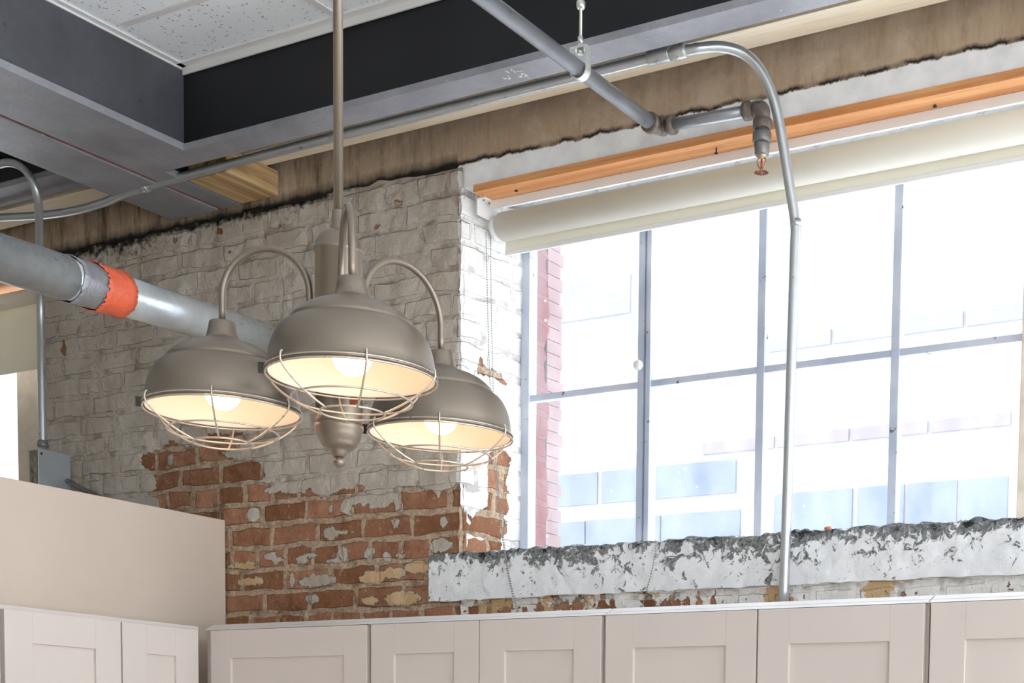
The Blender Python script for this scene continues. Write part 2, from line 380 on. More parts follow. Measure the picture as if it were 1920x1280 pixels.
# ------------------------------------------------------------------ mask helpers
def poly_sd(px, pz, poly):
    """signed distance (+ inside) of arrays px,pz to polygon"""
    n = len(poly); d = np.full(px.shape, 1e9); ins = np.zeros(px.shape, bool)
    for i in range(n):
        ax, az = poly[i]; bx, bz = poly[(i+1) % n]
        ex, ez = bx-ax, bz-az; L = ex*ex+ez*ez+1e-12
        t = np.clip(((px-ax)*ex+(pz-az)*ez)/L, 0, 1)
        d = np.minimum(d, np.hypot(px-ax-t*ex, pz-az-t*ez))
        if abs(bz-az) > 1e-9:
            c = ((az > pz) != (bz > pz)) & (px < (bx-ax)*(pz-az)/(bz-az)+ax); ins ^= c
    return np.where(ins, d, -d)
def grid(nx, nz):
    i = np.arange(nx-1); j = np.arange(nz-1); I, Jn = np.meshgrid(i, j)
    a = (Jn*nx+I).ravel(); return np.stack([a, a+1, a+1+nx, a+nx], 1)
def vnoise(x, z, seed, sc):
    """cheap smooth value noise in numpy"""
    rs = np.random.RandomState(seed); g = rs.rand(64, 64)
    u = x*sc+100; v = z*sc+100; i = np.floor(u).astype(int); j = np.floor(v).astype(int); fu = u-i; fv = v-j
    fu = fu*fu*(3-2*fu); fv = fv*fv*(3-2*fv)
    g00 = g[i % 64, j % 64]; g10 = g[(i+1) % 64, j % 64]; g01 = g[i % 64, (j+1) % 64]; g11 = g[(i+1) % 64, (j+1) % 64]
    return (g00*(1-fu)+g10*fu)*(1-fv)+(g01*(1-fu)+g11*fu)*fv

# ------------------------------------------------------------------ the brick wall with the window
YW = 4.0
def W(x, y): p = at(x, y, 'Y', YW); return (p.x, p.z)
bare_px = [(267, 853), (287, 846), (304, 837), (322, 825), (345, 837), (379, 835), (388, 814), (420, 812), (455, 812), (458, 822), (446, 839), (412, 850), (440, 862), (470, 863), (488, 870),
           (494, 890), (480, 904), (513, 905), (493, 920), (530, 925), (567, 925), (580, 911), (585, 925), (602, 932), (625, 925), (670, 912), (687, 909), (680, 920), (648, 935), (637, 945), (640, 962),
           (656, 966), (658, 950), (672, 942), (682, 950), (687, 941), (692, 951), (720, 951), (738, 940), (742, 958), (752, 950), (752, 930), (750, 912), (780, 912), (814, 922), (820, 935), (830, 922), (855, 908), (875, 905),
           (878, 1300), (300, 1300), (300, 938), (277, 926), (288, 915), (286, 885), (268, 873)]
paint_el = [(474, 965, 12, 15), (620, 1000, 14, 12), (640, 997, 14, 4), (741, 981, 9, 9), (832, 980, 8, 11), (825, 1023, 20, 15), (509, 1043, 13, 9), (521, 1050, 12, 6), (565, 1050, 11, 9), (583, 1040, 11, 5),
            (642, 1035, 10, 11), (628, 1051, 16, 4), (692, 1040, 9, 14), (725, 1043, 9, 8), (750, 1042, 11, 5), (595, 1088, 34, 12), (585, 1122, 12, 9), (547, 1087, 6, 13), (620, 955, 4, 9), (320, 862, 6, 9)]
cream_el = [(700, 1083, 30, 13), (735, 1074, 26, 11), (782, 1063, 24, 13), (755, 1122, 34, 14), (690, 1126, 18, 8), (460, 1060, 26, 8), (470, 1090, 30, 8)]
spots = [(745, 380, 9, 7), (523, 422, 8, 5), (328, 450, 6, 7), (430, 472, 5, 4), (410, 433, 9, 6), (705, 425, 9, 4), (150, 470, 8, 10), (120, 655, 5, 14)]
def brick_disp(xs, z, bare):
    """real relief of the courses: recessed joints, lumpy faces"""
    zz = z - ZC + 40*ROWH + (vnoise(xs, z, 3, 7)-.5)*.012
    fr = (zz/ROWH) % 1; row = np.floor(zz/ROWH); jz = np.minimum(fr, 1-fr)*ROWH
    d = np.clip(1-jz/.010, 0, 1)
    h = -.006*d*(.55+.45*bare) + (vnoise(xs, z, 5, 14)-.5)*.010 + (vnoise(xs, z, 6, 38)-.5)*.005 + (vnoise(xs, row*.7, 8, 5)-.5)*.006
    return h - .003*bare
def el_sd(x, z, c):
    p0 = W(c[0], c[1]); a = abs(W(c[0]+c[2], c[1])[0]-p0[0]); b = abs(W(c[0], c[1]+c[3])[1]-p0[1])
    q = np.hypot((x-p0[0])/a, (z-p0[1])/b); return (1-q)*min(a, b)
mb = MB(); verts = []; faces = []; masks = []
nx, nz = 381, 311
X, Z = np.meshgrid(np.linspace(-5.36, -3.262, nx), np.linspace(1.86, 3.70, nz))
xr, zr = X.ravel(), Z.ravel()
sd = poly_sd(xr, zr, [W(*p) for p in bare_px])
for e in paint_el+cream_el: sd = np.minimum(sd, -el_sd(xr, zr, e))
for e in spots: sd = np.maximum(sd, el_sd(xr, zr, e)*1.0-.003)
cr = np.full(xr.shape, -1.)
for e in cream_el: cr = np.maximum(cr, el_sd(xr, zr, e))
bare = np.clip(.5+sd/.05, 0, 1); bare_h = np.clip(.5+sd/.012, 0, 1)
soot_shade = np.clip((zr-3.58)/.12, 0, 1)*np.clip((-3.5-xr)/.5, 0, 1)*.62 + np.clip((zr-3.66)/.03, 0, 1)*.25  # soot plus the shadow line beneath the concrete, painted as one dark edge
soot_shade = np.maximum(soot_shade, np.clip((-4.3-xr)/.5, 0, 1)*np.clip((zr-3.54)/.15, 0, 1)*.75)
hh = brick_disp(xr+YW, zr, bare_h)
wob = np.clip((xr+3.32)/.05, 0, 1)**2*.010
verts.append(np.stack([xr+0*zr, YW-hh+wob, zr], 1)); masks.append(np.stack([bare, soot_shade, np.clip(.5+cr/.05, 0, 1), bare*0+1], 1))
faces.append(grid(nx, nz))
# the reveal (jamb) left of the window
def Jm(x, y): p = at(x, y, 'X', -3.245); return (p.y, p.z)
jp = [(850, 900), (873, 945), (890, 976), (903, 956), (917, 950), (918, 880), (917, 850), (940, 835), (953, 860), (945, 900), (953, 953), (946, 965), (948, 993), (937, 1010), (941, 1060), (850, 1060)]
jp2 = [(900, 700), (902, 664), (912, 690), (940, 700), (948, 722), (938, 716), (920, 703)]
ny, nz2 = 61, 230
Yg, Zg = np.meshgrid(np.linspace(4.0, 4.32, ny), np.linspace(2.40, 3.62, nz2)); yr, zr2 = Yg.ravel(), Zg.ravel()
sj = np.maximum(poly_sd(yr, zr2, [Jm(*p) for p in jp]), poly_sd(yr, zr2, [Jm(*p) for p in jp2]))
bj = np.clip(.5+sj/.05, 0, 1); hj = brick_disp(-3.26+yr, zr2, np.clip(.5+sj/.012, 0, 1))
wj = np.clip((4.04-yr)/.04, 0, 1)**2*.012
verts.append(np.stack([-3.262+(yr-4)*.1+hj*1.0-wj*.3, yr+0*hj, zr2], 1)); masks.append(np.stack([bj, bj*0, bj*0, bj*0+1], 1))
b0 = nx*nz; faces.append(grid(ny, nz2)+b0)
# the strip of brick below the sill, with paint runs
b1 = b0+ny*nz2; nx3, nz3 = 420, 74
X3, Z3 = np.meshgrid(np.linspace(-3.262, -.2, nx3), np.linspace(1.86, 2.32, nz3)); x3, z3 = X3.ravel(), Z3.ravel()
drip = vnoise(x3, x3*0, 21, 55)*.9+vnoise(x3, z3, 22, 9)*.6
b3 = np.clip(1.05-drip*.55-np.clip((x3+2.9)/1.2, 0, 1)*.42-np.clip((z3-2.25)/.05, 0, 1)*.3, 0, 1)
h3 = brick_disp(x3+YW, z3, b3)
verts.append(np.stack([x3, YW-h3, z3], 1)); masks.append(np.stack([b3, b3*0, np.clip(vnoise(x3, z3, 23, 12)*.9-.1, 0, 1), b3*0+1], 1))
faces.append(grid(nx3, nz3)+b1)
V_ = np.concatenate(verts); Fc = np.concatenate(faces)
mb.v = [Vector(v) for v in V_.tolist()]; mb.f = [tuple(f) for f in Fc.tolist()]; mb.mi = [0]*len(mb.f); mb.sm = [True]*len(mb.f)
nb = len(mb.v)
# solid body behind the faces
mb.box(-5.355, -3.262, 4.03, 4.34, -.02, 4.3); mb.box(-3.27, 1.6, 4.03, 4.34, -.02, 2.40); mb.box(-3.262, 1.6, 4.06, 4.34, 3.64, 4.3)
mb.box(-8.1, -5.355, 4.0, 4.34, -.02, 2.5); mb.box(-8.1, -5.355, 4.0, 4.34, 3.70, 4.3); mb.box(.0, 1.6, 4.0, 4.34, 2.3, 3.66)
mb.box(-8.1, -7.3, 4.0, 4.34, 2.5, 3.7); mb.box(-5.36, 1.6, 3.998, 4.05, -.02, 1.87)
mb.attr = np.concatenate(masks+[np.tile([0, 0, 0, 1.], (len(mb.v)-nb, 1))]).astype(np.float32)
wall = tag(mb.build('wall_back', M['brick'], keep=True), 'old brick wall, white paint peeling off in the lower middle', kind='structure')

# concrete lintel over the brick, part of the wall
mb = MB(); nx, nz = 500, 60
Xl, Zl = np.meshgrid(np.linspace(-8.1, -.2, nx), np.linspace(3.612, 4.05, nz)); xl, zl = Xl.ravel(), Zl.ravel()
keepleft = (xl < -3.25)
zl2 = np.where(keepleft, np.maximum(zl, 3.688+(vnoise(xl, xl*0, 31, 18)-.5)*.02), zl)
yl = 3.992-(vnoise(xl, zl, 32, 9)-.5)*.006-(vnoise(xl, zl, 33, 30)-.5)*.003
mb.add([(a, b, c) for a, b, c in zip(xl.tolist(), yl.tolist(), zl2.tolist())], [tuple(f) for f in grid(nx, nz).tolist()], 0, True)
mb.box(-3.255, -.2, 3.998, 4.2, 3.615, 3.66)
mb.box(-8.1, 1.6, 4.0, 4.2, 3.705, 4.05)
tag(mb.build('concrete_lintel', M['lintel'], wall), 'brown stained concrete lintel, white painted lower edge')
# sill: rough painted concrete
mb = MB(); nx = 760
xs = np.linspace(-3.385, -.2, nx); prof = []
nzb = 44
vs = []; mk = []
for j in range(nzb):
    tt = j/(nzb-1)
    if tt < .62:
        u = tt/.62; y_ = 3.975+0*xs; z_ = 2.283+u*.153+(vnoise(xs, xs*0, 41, 20)-.5)*(.012*u)+(vnoise(xs, xs*0, 40, 60)-.5)*(.008*u*u)+(u < .02)*(vnoise(xs, xs*0, 42, 30)-.5)*.006
        y_ = y_+.008+(vnoise(xs, z_, 43, 22)-.5)*.006+(vnoise(xs, z_, 44, 55)-.5)*.004 + .006*u**6
        mk_ = (xs*0+u)**3*.9+.1
    else:
        u = (tt-.62)/.38; y_ = 3.99+u*.33+0*xs; z_ = 2.437+(vnoise(xs, xs*0, 41, 20)-.5)*.012*(1-u)+(vnoise(xs, xs*0, 40, 60)-.5)*.008*(1-u)+u*.034+(vnoise(xs, y_, 45, 20)-.5)*.008
        mk_ = np.clip(1-u*3, 0, 1)+0*xs
    vs.append(np.stack([xs, y_, z_], 1)); mk.append(np.stack([mk_, mk_*0, mk_*0, mk_*0+1], 1))
vs = np.concatenate(vs); mb.v = [Vector(v) for v in vs.tolist()]; mb.f = [tuple(f) for f in grid(nx, nzb).tolist()]; mb.mi = [0]*len(mb.f); mb.sm = [True]*len(mb.f)
nb = len(mb.v); mb.box(-3.38, -.2, 3.99, 4.1, 2.288, 2.42); mb.box(-3.27, -.2, 4.0, 4.34, 2.36, 2.43)
mb.attr = np.concatenate(mk+[np.tile([0, 0, 0, 1.], (len(mb.v)-nb, 1))]).astype(np.float32)
tag(mb.build('concrete_sill', M['sill'], wall), 'white concrete window sill with flaking dark upper edge')
# exterior brick reveal seen through the first pane
mb = MB(); nz = 160; zs = np.linspace(2.3, 3.9, nz)
ye = 4.435+(vnoise(zs, zs*0, 51, 14)-.5)*.035+(vnoise(zs, zs*0, 52, 40)-.5)*.02
for i in range(nz-1):
    z0, z1 = zs[i], zs[i+1]
    mb.add([(-3.232, 4.34, z0), (-3.232, ye[i], z0), (-3.232, ye[i+1], z1), (-3.232, 4.34, z1), (-3.5, ye[i]+.01, z0), (-3.5, ye[i+1]+.01, z1)], [(0, 1, 2, 3), (1, 4, 5, 2)], 0, False)
tag(mb.build('outer_brick_edge', M['brick_out'], wall), 'red brick outer edge of the wall')
mb = MB(); prev = None
for i in range(36):
    z0 = 2.3+i*.045; d = (4.535 if i % 2 else 4.522)+random.uniform(-.006, .006)
    mb.box(-3.42, -3.236, 4.44, d, z0, z0+.043, bev=.003)
mb.build('outer_pale_brick', mat_simple('pale_pink_masonry', (.28, .18, .18), .85, 0, .25, 9), wall)

# ------------------------------------------------------------------ room shell
def shell(name, *a, mat='room'):
    mb = MB(); mb.box(*a); return tag(mb.build(name, M[mat]), kind='structure')
shell('floor', -8.1, 2.6, -4, 4.34, -.12, -.02, mat='floor')
shell('wall_left', -8.2, -8.1, -4, 4.34, -.02, 4.3)
shell('wall_front', -8.1, 2.6, -4.1, -4.0, -.02, 4.3)
mb = MB()   # right wall has large window openings
mb.box(2.5, 2.6, -4, 4.34, -.02, .8); mb.box(2.5, 2.6, -4, 4.34, 3.5, 4.3)
for y0 in (-4, -1.3, 1.3, 3.9): mb.box(2.5, 2.6, y0, y0+.3 if y0 < 3.9 else 4.34, .8, 3.5)
tag(mb.build('wall_right', M['room']), kind='structure')
mb = MB(); mb.box(-8.1, 2.6, -4, 3.58, 3.985, 4.02); mb.box(-8.1, 2.6, -4, 4.34, 4.25, 4.4); 
ceil = tag(mb.build('ceiling', M['tile'], keep=True), 'white speckled suspended ceiling tiles', kind='structure')
ZT = 3.985
mb = MB(); w = .012
for y in (3.282, 2.67, 2.06, 1.45, .84, .23, -.4): mb.box(-4.0, 2.5, y-w, y+w, ZT-.004, ZT)
for x in (-3.37, -2.16, -.95, .26): mb.box(x-w, x+w, -.5, 3.54, ZT-.0045, ZT)
tag(mb.build('tee_grid', M['trimw'], ceil), 'pale metal grid between the tiles')
mb = MB(); mb.box(-4.06, 2.5, 3.535, 3.566, ZT-.006, ZT); mb.box(-4.06, 2.5, 3.56, 3.566, ZT-.028, ZT)
mb.box(-4.068, -4.04, -2, 3.56, ZT-.006, ZT+.004); mb.box(-4.068, -4.061, -2, 3.56, ZT-.012, ZT)
tag(mb.build('wall_angle', M['trimw'], ceil), 'white metal edge trim')
# beige partition
mb = MB(); mb.box(-4.47, -4.352, 0, 3.993, -.02, 2.614, bev=.003)
tag(mb.build('wall_partition', M['drywall']), 'beige half height partition above the left cabinets', kind='structure')

# ------------------------------------------------------------------ steel beams
ZB = 3.715
b = thing('steel_beam', (-1, 3.6, ZB), 'steel beam with shade painted on its web, running along the window wall under the ceiling', 'beam')
mb = MB(); mb.box(-4.07, 2.49, 3.57, 3.60, ZB+.015, 4.2); tag(mb.build('web', M['web'], b), 'web darkened by painted shade')
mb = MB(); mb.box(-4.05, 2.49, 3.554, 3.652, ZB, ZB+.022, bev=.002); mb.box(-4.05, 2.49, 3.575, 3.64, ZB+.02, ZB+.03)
tag(mb.build('flange', M['steel'], b), 'bottom flange with its light painted in')
mb = MB()
for cxp, cyp, n in ((950, 146, 7), (957, 133, 4), (974, 131, 3), (980, 142, 8), (993, 143, 3)):
    c = at(cxp, cyp, 'Z', ZB-.0006)
    for k in range(n):
        a = random.random()*PI; l = random.uniform(.006, .013); q = c+Vector((random.uniform(-.012, .012), random.uniform(-.010, .010), 0))
        mb.tube([q-Vector((math.cos(a), math.sin(a), 0))*l/2, q+Vector((math.cos(a), math.sin(a), 0))*l/2], .0012, 5)
tag(mb.build('chalk_mark', M['white_paint'], b), 'white chalk scribble')
b = thing('steel_beam', (-4.2, 2, ZB), 'slate grey steel beam running towards the window wall on the left, under the ceiling', 'beam')
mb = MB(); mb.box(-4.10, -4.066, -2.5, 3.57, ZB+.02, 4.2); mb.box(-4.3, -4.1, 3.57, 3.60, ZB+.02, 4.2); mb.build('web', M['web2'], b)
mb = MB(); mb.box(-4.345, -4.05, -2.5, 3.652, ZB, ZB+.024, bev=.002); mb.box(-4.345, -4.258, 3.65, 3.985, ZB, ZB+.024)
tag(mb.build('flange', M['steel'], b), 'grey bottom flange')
b = thing('steel_beam', (-4.5, 2, ZB), 'outer grey steel beam beside the red seam, left of the slate one', 'beam')
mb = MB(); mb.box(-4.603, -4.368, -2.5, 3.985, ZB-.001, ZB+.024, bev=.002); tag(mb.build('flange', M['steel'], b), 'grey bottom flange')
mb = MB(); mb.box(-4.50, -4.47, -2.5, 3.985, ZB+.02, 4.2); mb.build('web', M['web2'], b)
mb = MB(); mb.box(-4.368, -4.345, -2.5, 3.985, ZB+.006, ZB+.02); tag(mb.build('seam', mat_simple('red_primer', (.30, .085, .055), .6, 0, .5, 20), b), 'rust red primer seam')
b = thing('steel_beam', (-6.3, 3.6, ZB+.06), 'dim grey beam end left of the double beam, above the bent conduit', 'beam')
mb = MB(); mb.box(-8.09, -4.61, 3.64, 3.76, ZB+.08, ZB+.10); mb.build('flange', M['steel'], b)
mb = MB(); mb.box(-8.09, -4.61, 3.69, 3.71, ZB+.10, 4.2); tag(mb.build('web', M['web'], b), 'web darkened by painted shade')
# cream board and timber block
mb = MB(); mb.box(-4.25, -.3, 3.825, 3.93, 3.80, 3.835, bev=.002)
tag(mb.build('wooden_board', M['cream_board']), 'long cream pine board between the steel beam and brown concrete', 'board')
mb = MB(); mb.box(-7.5, -4.62, 3.80, 3.93, 3.80, 3.835, bev=.002)
tag(mb.build('wooden_board', M['cream_board']), 'short cream board left of the double steel beam, behind the bent conduit', 'board')
mb = MB(); mb.box(-4.247, -4.065, 3.746, 3.982, 3.716, 3.799, bev=.003)
tag(mb.build('timber_block', M['old_wood']), 'stained timber block end between the steel beam and painted brick', 'timber')

# ------------------------------------------------------------------ window
def tri(mb, x0, x1, y0, y1, z0, z1): mb.box(x0, x1, y0, y1, z0, z1, bev=.003)
win = thing('window_1', (-1.8, 4.3, 2.46), 'tall steel framed window over the cabinets', kind='structure')
ZS, ZM, ZH = 2.462, 3.002, 3.62
mb = MB(); tri(mb, -3.235, -3.200, 4.285, 4.33, ZS, ZH); tri(mb, -3.2, -.01, 4.285, 4.33, ZH-.085, ZH); tri(mb, -3.2, -.01, 4.285, 4.33, ZS-.02, ZS+.01)  # hidden head bar made taller to block daylight above the roller
tag(mb.build('window_frame', M['frame'], win), 'chipped blue grey steel outer frame')
mb = MB()
tri(mb, -2.762, -2.738, 4.292, 4.33, ZS, ZH); tri(mb, -2.726, -2.708, 4.285, 4.33, ZS, ZH); mb.box(-2.74, -2.724, 4.30, 4.325, ZS, ZH)
tag(mb.build('mullion', M['frame'], win), 'double mullion with opening joint')
for x in (-2.3, -1.84):
    mb = MB(); tri(mb, x-.014, x+.014, 4.29, 4.325, ZS, ZH); mb.build('mullion', M['frame'], win)
mb = MB(); tri(mb, -1.442, -1.385, 4.28, 4.33, ZS, ZH); tag(mb.build('mullion', M['frame_old'], win), 'wider cream mullion')
for x in (-.93, -.47):
    mb = MB(); tri(mb, x-.014, x+.014, 4.29, 4.325, ZS, ZH); mb.build('mullion', M['frame'], win)
mb = MB()
for x0, x1 in ((-3.2, -2.765), (-2.706, -2.314), (-2.286, -1.854), (-1.826, -1.445), (-1.38, -.01)): mb.box(x0-.003, x1+.003, 4.293, 4.322, ZM-.012, ZM+.010, bev=.003)
tag(mb.build('glazing_bar', M['frame'], win), 'horizontal glazing bar with rust')
mb = MB(); mb.box(-3.21, -.01, 4.312, 4.316, ZS, ZH-.01); tag(mb.build('glass', M['glass'], win), 'dusty glass panes')
mb = MB(); c = at(1196, 684, 'Y', 4.27); mb.lathe([(.0001, -.012), (.012, -.010), (.017, 0), (.016, .008), (.009, .014), (.007, .03)], c, 16, axis=Vector((0, 1, 0)))
tag(mb.build('latch_knob', M['white_paint'], win), 'white painted latch knob')
# second window at the far left
win2 = thing('window_2', (-6.4, 4.3, 2.46), 'bright window at the far left edge', kind='structure')
hz = at(40, 697, 'Y', 4.13).z
mb = MB(); tri(mb, -5.90, -5.35, 4.27, 4.33, 2.4, hz+.07); tri(mb, -7.3, -5.9, 4.28, 4.33, 3.52, 3.70); tri(mb, -7.3, -5.9, 4.28, 4.33, 2.44, 2.5)
tag(mb.build('window_frame', M['frame_old'], win2), 'wide cream frame')
mb = MB(); mb.box(-7.3, -5.895, 4.312, 4.316, 2.48, 3.53); mb.box(-5.895, -5.36, 4.312, 4.316, hz+.07, 3.53); mb.build('glass', M['glass'], win2)

# header board
hb = thing('header_board', (-1.7, 4.04, 3.59), 'orange brown timber header board above the roller shade of the large window', 'board')
mb = MB(); mb.box(-3.206, -.2, 3.986, 4.074, 3.5885, 3.613, bev=.0015); mb.build('board', M['header'], hb)
for (x, y, l) in ((968, 357, .002), (1343, 277, .016), (1753, 197, .004)):
    c = at(x, y, 'Z', 3.588); mb = MB(); mb.tube([c+Vector((0, 0, .004)), c-Vector((0, 0, l))], .0022, 8); mb.lathe([(.0001, -l-.002), (.006, -l-.001), (.0055, -l+.001), (.002, -l+.003)], c, 12)
    tag(mb.build('screw', M['screw'], hb), 'dark screw')
# roller shade
rs = thing('roller_shade', (-1.7, 4.12, 3.44), 'cream roller shade rolled up below the orange header board', 'shade')
CYr, CZr, RR = 4.122, 3.520, .0455
mb = MB(); mb.tube([(-3.19, CYr, CZr), (-.25, CYr, CZr)], RR, 40); tag(mb.build('roller_tube', M['fabric'], rs), 'rolled cream fabric')
mb = MB(); mb.box(-3.21, -.25, CYr+RR-.0035, CYr+RR, 3.452, CZr); mb.build('fabric_flap', M['fabric'], rs)
mb = MB(); mb.box(-3.212, -.25, CYr+RR-.006, CYr+RR+.003, 3.442, 3.458, bev=.003); mb.build('hem_bar', M['white_paint'], rs)
mb = MB(); mb.box(-3.20, -.25, 4.066, 4.070, 3.561, 3.588, bev=.001); tag(mb.build('mounting_rail', M['white_paint'], rs), 'white mounting rail')
mb = MB(); mb.box(-3.222, -3.190, 4.025, 4.085, 3.583, 3.588, bev=.001); mb.box(-3.224, -3.219, 4.025, 4.15, 3.535, 3.588, bev=.001)
mb.lathe([(.0001, -.004), (.036, -.004), (.040, 0), (.040, .012), (.034, .018), (.0001, .018)], (-3.216, CYr, CZr-.002), 28, axis=Vector((1, 0, 0)))
br_ = tag(mb.build('bracket', M['white_paint'], rs), 'white end bracket')
for q in ((-3.206, 4.040), (-3.206, 4.070)):
    mb = MB(); mb.lathe([(.0001, -.0015), (.0035, -.001), (.0035, .001)], (q[0], q[1], 3.583), 10); mb.build('screw', M['screw'], br_)
def chain(path, mat, par, nm, sp=.0085):
    pts = smooth_path(path, 20); mb = MB(); acc = 0; mb.tube(pts, .0007, 4)
    for a, c in zip(pts[:-1], pts[1:]):
        L = (c-a).length; t = sp-acc
        while t < L: mb.sphere(a.lerp(c, t/L), .0023, 4); t += sp
        acc = (acc+L) % sp
    return mb.build(nm, mat, par)
M['chain'] = mat_simple('bead_chain_metal', (.33, .33, .33), .35, .7, .1, 50)
chain([at(911, 432, 'Y', 4.09), at(914, 560, 'Y', 4.085), at(918, 700, 'Y', 4.08), at(925, 850, 'Y', 4.04), at(937, 960, 'Y', 3.97), at(945, 1030, 'Y', 3.955), at(955, 1090, 'Y', 3.955), at(970, 1150, 'Y', 3.955)], M['chain'], rs, 'bead_chain')
chain([at(920, 432, 'Y', 4.12), at(921, 560, 'Y', 4.115), at(924, 700, 'Y', 4.10), at(929, 850, 'Y', 4.06), at(939, 960, 'Y', 3.975), at(947, 1030, 'Y', 3.96), at(957, 1090, 'Y', 3.96), at(973, 1150, 'Y', 3.96)], M['chain'], rs, 'bead_chain')
cc = chain([at(1231, 1012, 'Y', 3.955), at(1226, 1050, 'Y', 3.955), at(1217, 1090, 'Y', 3.955), at(1203, 1140, 'Y', 3.955)], M['chain'], None, 'bead_chain')
tag(cc, 'loose bead chain hanging over the front of the concrete sill', 'chain')
# second shade, left window
rs2 = thing('roller_shade', (-6.4, 4.12, 3.4), 'cream roller shade half lowered in the window at the left edge', 'shade')
mb = MB(); mb.tube([(-7.2, 4.10, 3.60), (-5.40, 4.10, 3.60)], .030, 24); mb.build('roller_tube', M['fabric'], rs2)
hz = at(40, 697, 'Y', 4.13).z
mb = MB(); mb.box(-7.2, -5.41, 4.127, 4.130, hz, 3.60); mb.build('fabric_flap', M['fabric'], rs2)
mb = MB(); mb.box(-7.25, -5.365, 4.0, 4.2, 3.655, 3.69); tag(mb.build('header_board', M['header']), 'short orange header board above the far left window', 'board')

# brick chip on sill
c = at(1553, 991, 'Y', 4.02); bm = bmesh.new(); bmesh.ops.create_icosphere(bm, subdivisions=2, radius=.010)
mb = MB(); mb.add([Vector((v.co.x*1.2, v.co.y, v.co.z*.7))*(1+.25*noise.noise(v.co*160)) + c for v in bm.verts], [tuple(v.index for v in f.verts) for f in bm.faces]); bm.free()
tag(mb.build('brick_chip', mat_simple('orange_chip', S(220, 130, 80), .8, 0, .2, 60)), 'tiny orange chip lying on the window sill', 'chip')

# ------------------------------------------------------------------ cabinets
def shaker(mb, ax, fixed, a0, a1, z0, z1, out=1, st=.095, th=.02, rec=.009, bot=None):
    """a shaker door with recessed panel; ax 'Y': front plane y=fixed facing -Y; ax 'X': front plane x=fixed facing +X"""
    def bx(u0, u1, d0, d1, w0, w1, bev=.0012):
        if ax == 'Y': mb.box(u0, u1, fixed+d0, fixed+d1, w0, w1, bev=bev)
        else: mb.box(fixed-d1, fixed-d0, u0, u1, w0, w1, bev=bev)
    bx(a0, a0+st, 0, th, z0, z1); bx(a1-st, a1, 0, th, z0, z1)
    bx(a0+st, a1-st, 0, th, z1-st, z1); bx(a0+st, a1-st, 0, th, z0, z0+st)
    bx(a0+st-.002, a1-st+.002, rec, th-.002, z0+st-.002, z1-st+.002, 0)
YC = 3.67; Z0, Z1 = 1.38, 2.178; ZTOP = 2.192
def cabinet(ax, a0, a1, doors, label, wall_at):
    if ax == 'Y':
        e = thing('wall_cabinet', ((a0+a1)/2, YC+.16, Z0), label, 'cabinet', 'white wall cabinets')
        mb = MB(); mb.box(a0+.001, a1-.001, YC+.021, wall_at, Z0, ZTOP-.002, bev=.001)
    else:
        e = thing('wall_cabinet', (-4.22, (a0+a1)/2, Z0), label, 'cabinet', 'white wall cabinets')
        mb = MB(); mb.box(wall_at, -4.121, a0+.001, a1-.001, Z0, ZTOP, bev=.001)
    mb.build('body', M['cab'], e)
    if ax == 'Y':
        mb = MB(); x0, x1 = a0+.002, a1-.002
        mb.add([(x0, 3.672, 2.1795), (x1, 3.672, 2.1795), (x1, 3.72, 2.203), (x0, 3.72, 2.203), (x0, 3.76, 2.203), (x1, 3.76, 2.203), (x0, 3.76, 2.1925), (x1, 3.76, 2.1925), (x0, 3.690, 2.1795), (x1, 3.690, 2.1795)],
               [(0, 1, 2, 3), (3, 2, 5, 4), (4, 5, 7, 6), (0, 3, 4, 6, 8), (1, 9, 7, 5, 2), (0, 8, 9, 1), (8, 6, 7, 9)])
        mb.build('top_trim', M['white_paint'], e)
    for d0, d1 in doors:
        mb = MB()
        if ax == 'Y': shaker(mb, 'Y', YC, d0, d1, Z0+.005, Z1)
        else: shaker(mb, 'X', -4.10, d0, d1, Z0+.005, Z1)
        mb.build('door', M['cab'], e)
    return e
cabinet('Y', -4.115, -3.364, [(-4.075, -3.374)], 'white shaker wall cabinet in the corner, one wide door, under the bare brick', 3.985)
cabinet('Y', -3.362, -2.468, [(-3.354, -2.923), (-2.919, -2.476)], 'white shaker wall cabinet with two doors, left end of the concrete sill above it', 3.96)
cabinet('Y', -2.466, -1.466, [(-2.459, -1.965), (-1.959, -1.474)], 'white shaker wall cabinet with two doors, directly below the vertical conduit', 3.96)
cabinet('Y', -1.464, -.50, [(-1.456, -.985), (-.981, -.51)], 'white shaker wall cabinet at the right edge', 3.96)
cabinet('X', 2.905, 3.66, [(2.912, 3.326), (3.332, 3.640)], 'bright white wall cabinet on the left side, below the beige partition', -4.35)
cabinet('X', 1.85, 2.90, [(1.86, 2.36), (2.365, 2.896)], 'white wall cabinet at the left edge, partly out of view', -4.35)

# ------------------------------------------------------------------ conduits and pipes
re = .0148
ZCn = 3.72
def strap_coupling(mb, p, d, L, r):
    d = Vector(d).normalized(); mb.tube([p-d*L/2, p-d*L/2+d*.002, p+d*L/2-d*.002, p+d*L/2], [r, r+.001, r+.001, r], 20)
    mb.tube([p+Vector((0, -r*.6, -r)), p+Vector((0, -r*.6-.003, -r-.006))], .003, 8)
co = thing('conduit', (-2.1, 3.93, 2.2), 'long grey conduit rising in front of the window, bending left along the beam', 'conduit')
a = [at(1469, 1135, 'Y', 3.955), at(1477, 900, 'Y', 3.945), at(1483, 700, 'Y', 3.935), at(1490, 480, 'Y', 3.925), at(1491, 420, 'Y', 3.92), at(1480, 345, 'Y', 3.90), at(1462, 235, 'Y', 3.87), at(1446, 172, 'Y', 3.845),
     at(1424, 128, 'Y', 3.82), at(1392, 99, 'Y', 3.79), at(1350, 88, 'Y', 3.75), at(1305, 91, 'Y', 3.71)]
